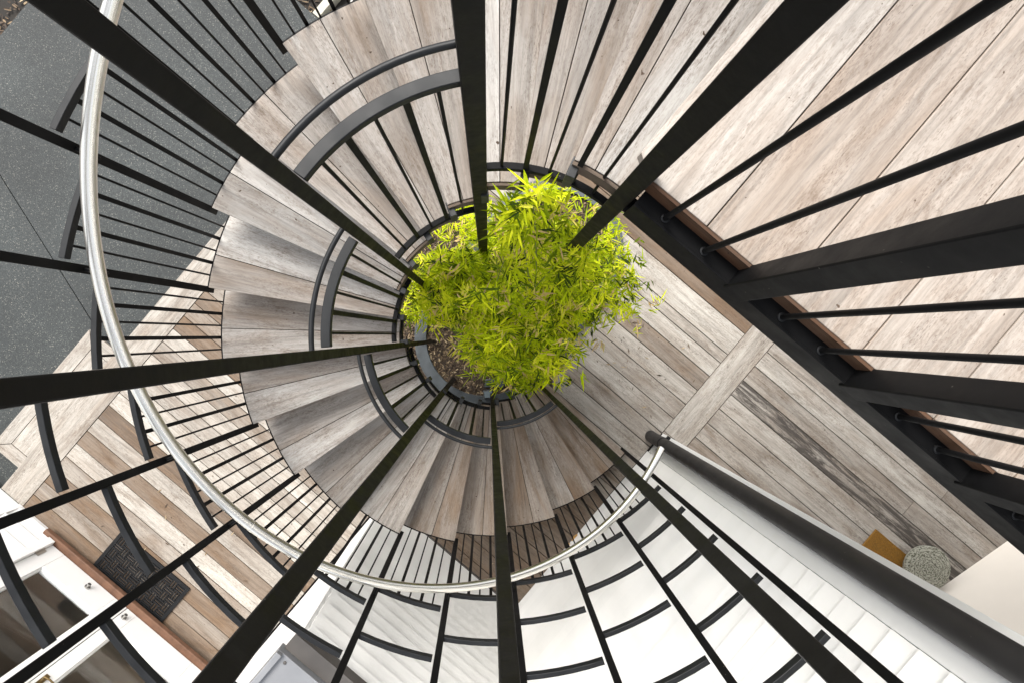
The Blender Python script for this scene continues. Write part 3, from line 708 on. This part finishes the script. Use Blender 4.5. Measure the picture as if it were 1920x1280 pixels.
def leafm(p, d, l, w, tone):
    d = d.normalized(); s_ = d.cross(Vector((0, 0, 1)))
    if s_.length < .1: s_ = Vector((1, 0, 0))
    s_.normalize(); rl = random.uniform(-.9, .9); up = s_.cross(d); s_ = s_*cos(rl)+up*sin(rl); up = s_.cross(d)
    b = len(lf.v); droop = Vector((0, 0, -1))*l*random.uniform(.05, .35)
    A = p; B = p+d*l*.35+droop*.15; C = p+d*l*.7+droop*.5; E = p+d*l+droop
    f = up*w*.35
    lf.v.extend([tuple(A), tuple(B-s_*w+f), tuple(B), tuple(B+s_*w+f), tuple(C-s_*w*.7+f), tuple(C), tuple(C+s_*w*.7+f), tuple(E)])
    for q in ((0, 2, 1), (0, 3, 2), (1, 2, 5, 4), (2, 3, 6, 5), (4, 5, 7), (5, 6, 7)): lf.face([b+i for i in q], None, tone, 0, 0, True)
NS = 5200; k = 0
clump = [(random.uniform(-1, 1), random.uniform(-1, 1), random.uniform(-1, 1)) for _ in range(40)]
while k < NS:
    (cx, cy, cz), (rx, ry, rz), _s = pickblob(); rz_ = rz
    v = Vector((random.gauss(0, 1), random.gauss(0, 1), random.gauss(0, 1))).normalized()*(random.random()**.42 if random.random() < .93 else random.uniform(1., 1.3))
    p = Vector((cx+v.x*rx, cy+v.y*ry, cz+v.z*rz))
    q = sin(p.x*17+1.3)*sin(p.y*19+.4)*sin(p.z*13+2)
    if (q < -.05 and random.random() < .82) or (sin(p.x*7+.6)*sin(p.y*8+2.1) < -.45 and random.random() < .7): continue
    a = math.degrees(atan2(p.y-AY, p.x-AX)); rr = hypot(p.x-AX, p.y-AY)
    lim = .445 if p.z > 2.4 else .43
    if not (-38 < a < 50) and rr > lim and p.z > RISE*(1+(A0-radians(a if a < -38 else a-360))/DA)-.25: continue
    if rr > .43 and p.z > 2.9 and a < 50: continue
    if p.z > 3.3 or p.z < .08: continue
    if p.z > 1.75 and p.y > .2 and p.x < .045: continue
    k += 1
    dirn = random.uniform(0, 2*pi); tn = min(.9, max(0, random.gauss(.5, .24)))
    if random.random() < .05: tn = 1.
    for i in range(random.randint(4, 7)):
        t = dirn+random.uniform(-1.1, 1.1); d_ = Vector((cos(t), sin(t), random.uniform(-.6, .25)))
        leafm(p+Vector((random.uniform(-.02, .02), random.uniform(-.02, .02), random.uniform(-.02, .02))), d_, random.choice((random.uniform(.025, .06), random.uniform(.04, .10))), random.uniform(.0022, .0062), min(1, max(0, tn+random.uniform(-.14, .14))))
lf.build('foliage', M['leaf'], bb)
for i in range(26):
    b = BL[i % len(BL)]; t = random.uniform(0, 1); x0 = -.03+(.35)*t+random.uniform(-.2, .2); y0 = -.02+.42*t+random.uniform(-.2, .2)
    top = Vector(b[0])+Vector((random.uniform(-.6, .6)*b[1][0], random.uniform(-.6, .6)*b[1][1], b[1][2]*.5))
    pts = []
    for j in range(9):
        f = j/8; e = f**1.8; pts.append(Vector((x0+(top.x-x0)*e, y0+(top.y-y0)*e, .03+(top.z-.03)*(f**.8))))
    q = MB(); q.tube(pts, [.006*(1-.75*j/8) for j in range(9)], 7); q.build('culm', M['culm'], bb)

# ---------------------------------------------------------------- light and camera
w = bpy.data.worlds.new('World'); S.world = w; w.use_nodes = True; nt = w.node_tree
sky = nt.nodes.new('ShaderNodeTexSky'); sky.sky_type = 'NISHITA'; sky.sun_disc = False
SE, SA = radians(52), radians(116)      # elevation, direction the light comes from (angle from +X)
sky.sun_elevation = SE; sky.sun_rotation = pi/2-SA; sky.air_density = 1.; sky.dust_density = 3.; sky.ozone_density = 1.
bg = nt.nodes['Background']; bg.inputs['Strength'].default_value = .135; hs_ = nt.nodes.new('ShaderNodeHueSaturation'); hs_.inputs['Saturation'].default_value = .22; nt.links.new(sky.outputs[0], hs_.inputs['Color']); nt.links.new(hs_.outputs[0], bg.inputs[0])
sl = bpy.data.lights.new('sun', 'SUN'); sl.energy = 1.75; sl.angle = radians(36); sl.color = (1., .96, .9)
so = bpy.data.objects.new('sun', sl); COL.objects.link(so)
so.rotation_euler = Vector((cos(SE)*cos(SA), cos(SE)*sin(SA), sin(SE))).to_track_quat('Z', 'Y').to_euler()
cd = bpy.data.cameras.new('camera'); co_ = bpy.data.objects.new('camera', cd); COL.objects.link(co_)
co_.location = (0, 0, H); co_.rotation_euler = (0, 0, 0); cd.sensor_width = 36; cd.lens = 1150/1920*36
cd.shift_x = (960-915.6)/1920; cd.shift_y = -(640-627.5)/1920; cd.clip_start = .02; cd.clip_end = 500
S.camera = co_
S.view_settings.view_transform = 'Standard'; S.view_settings.look = 'None'; S.view_settings.exposure = 1.4; S.view_settings.gamma = 1
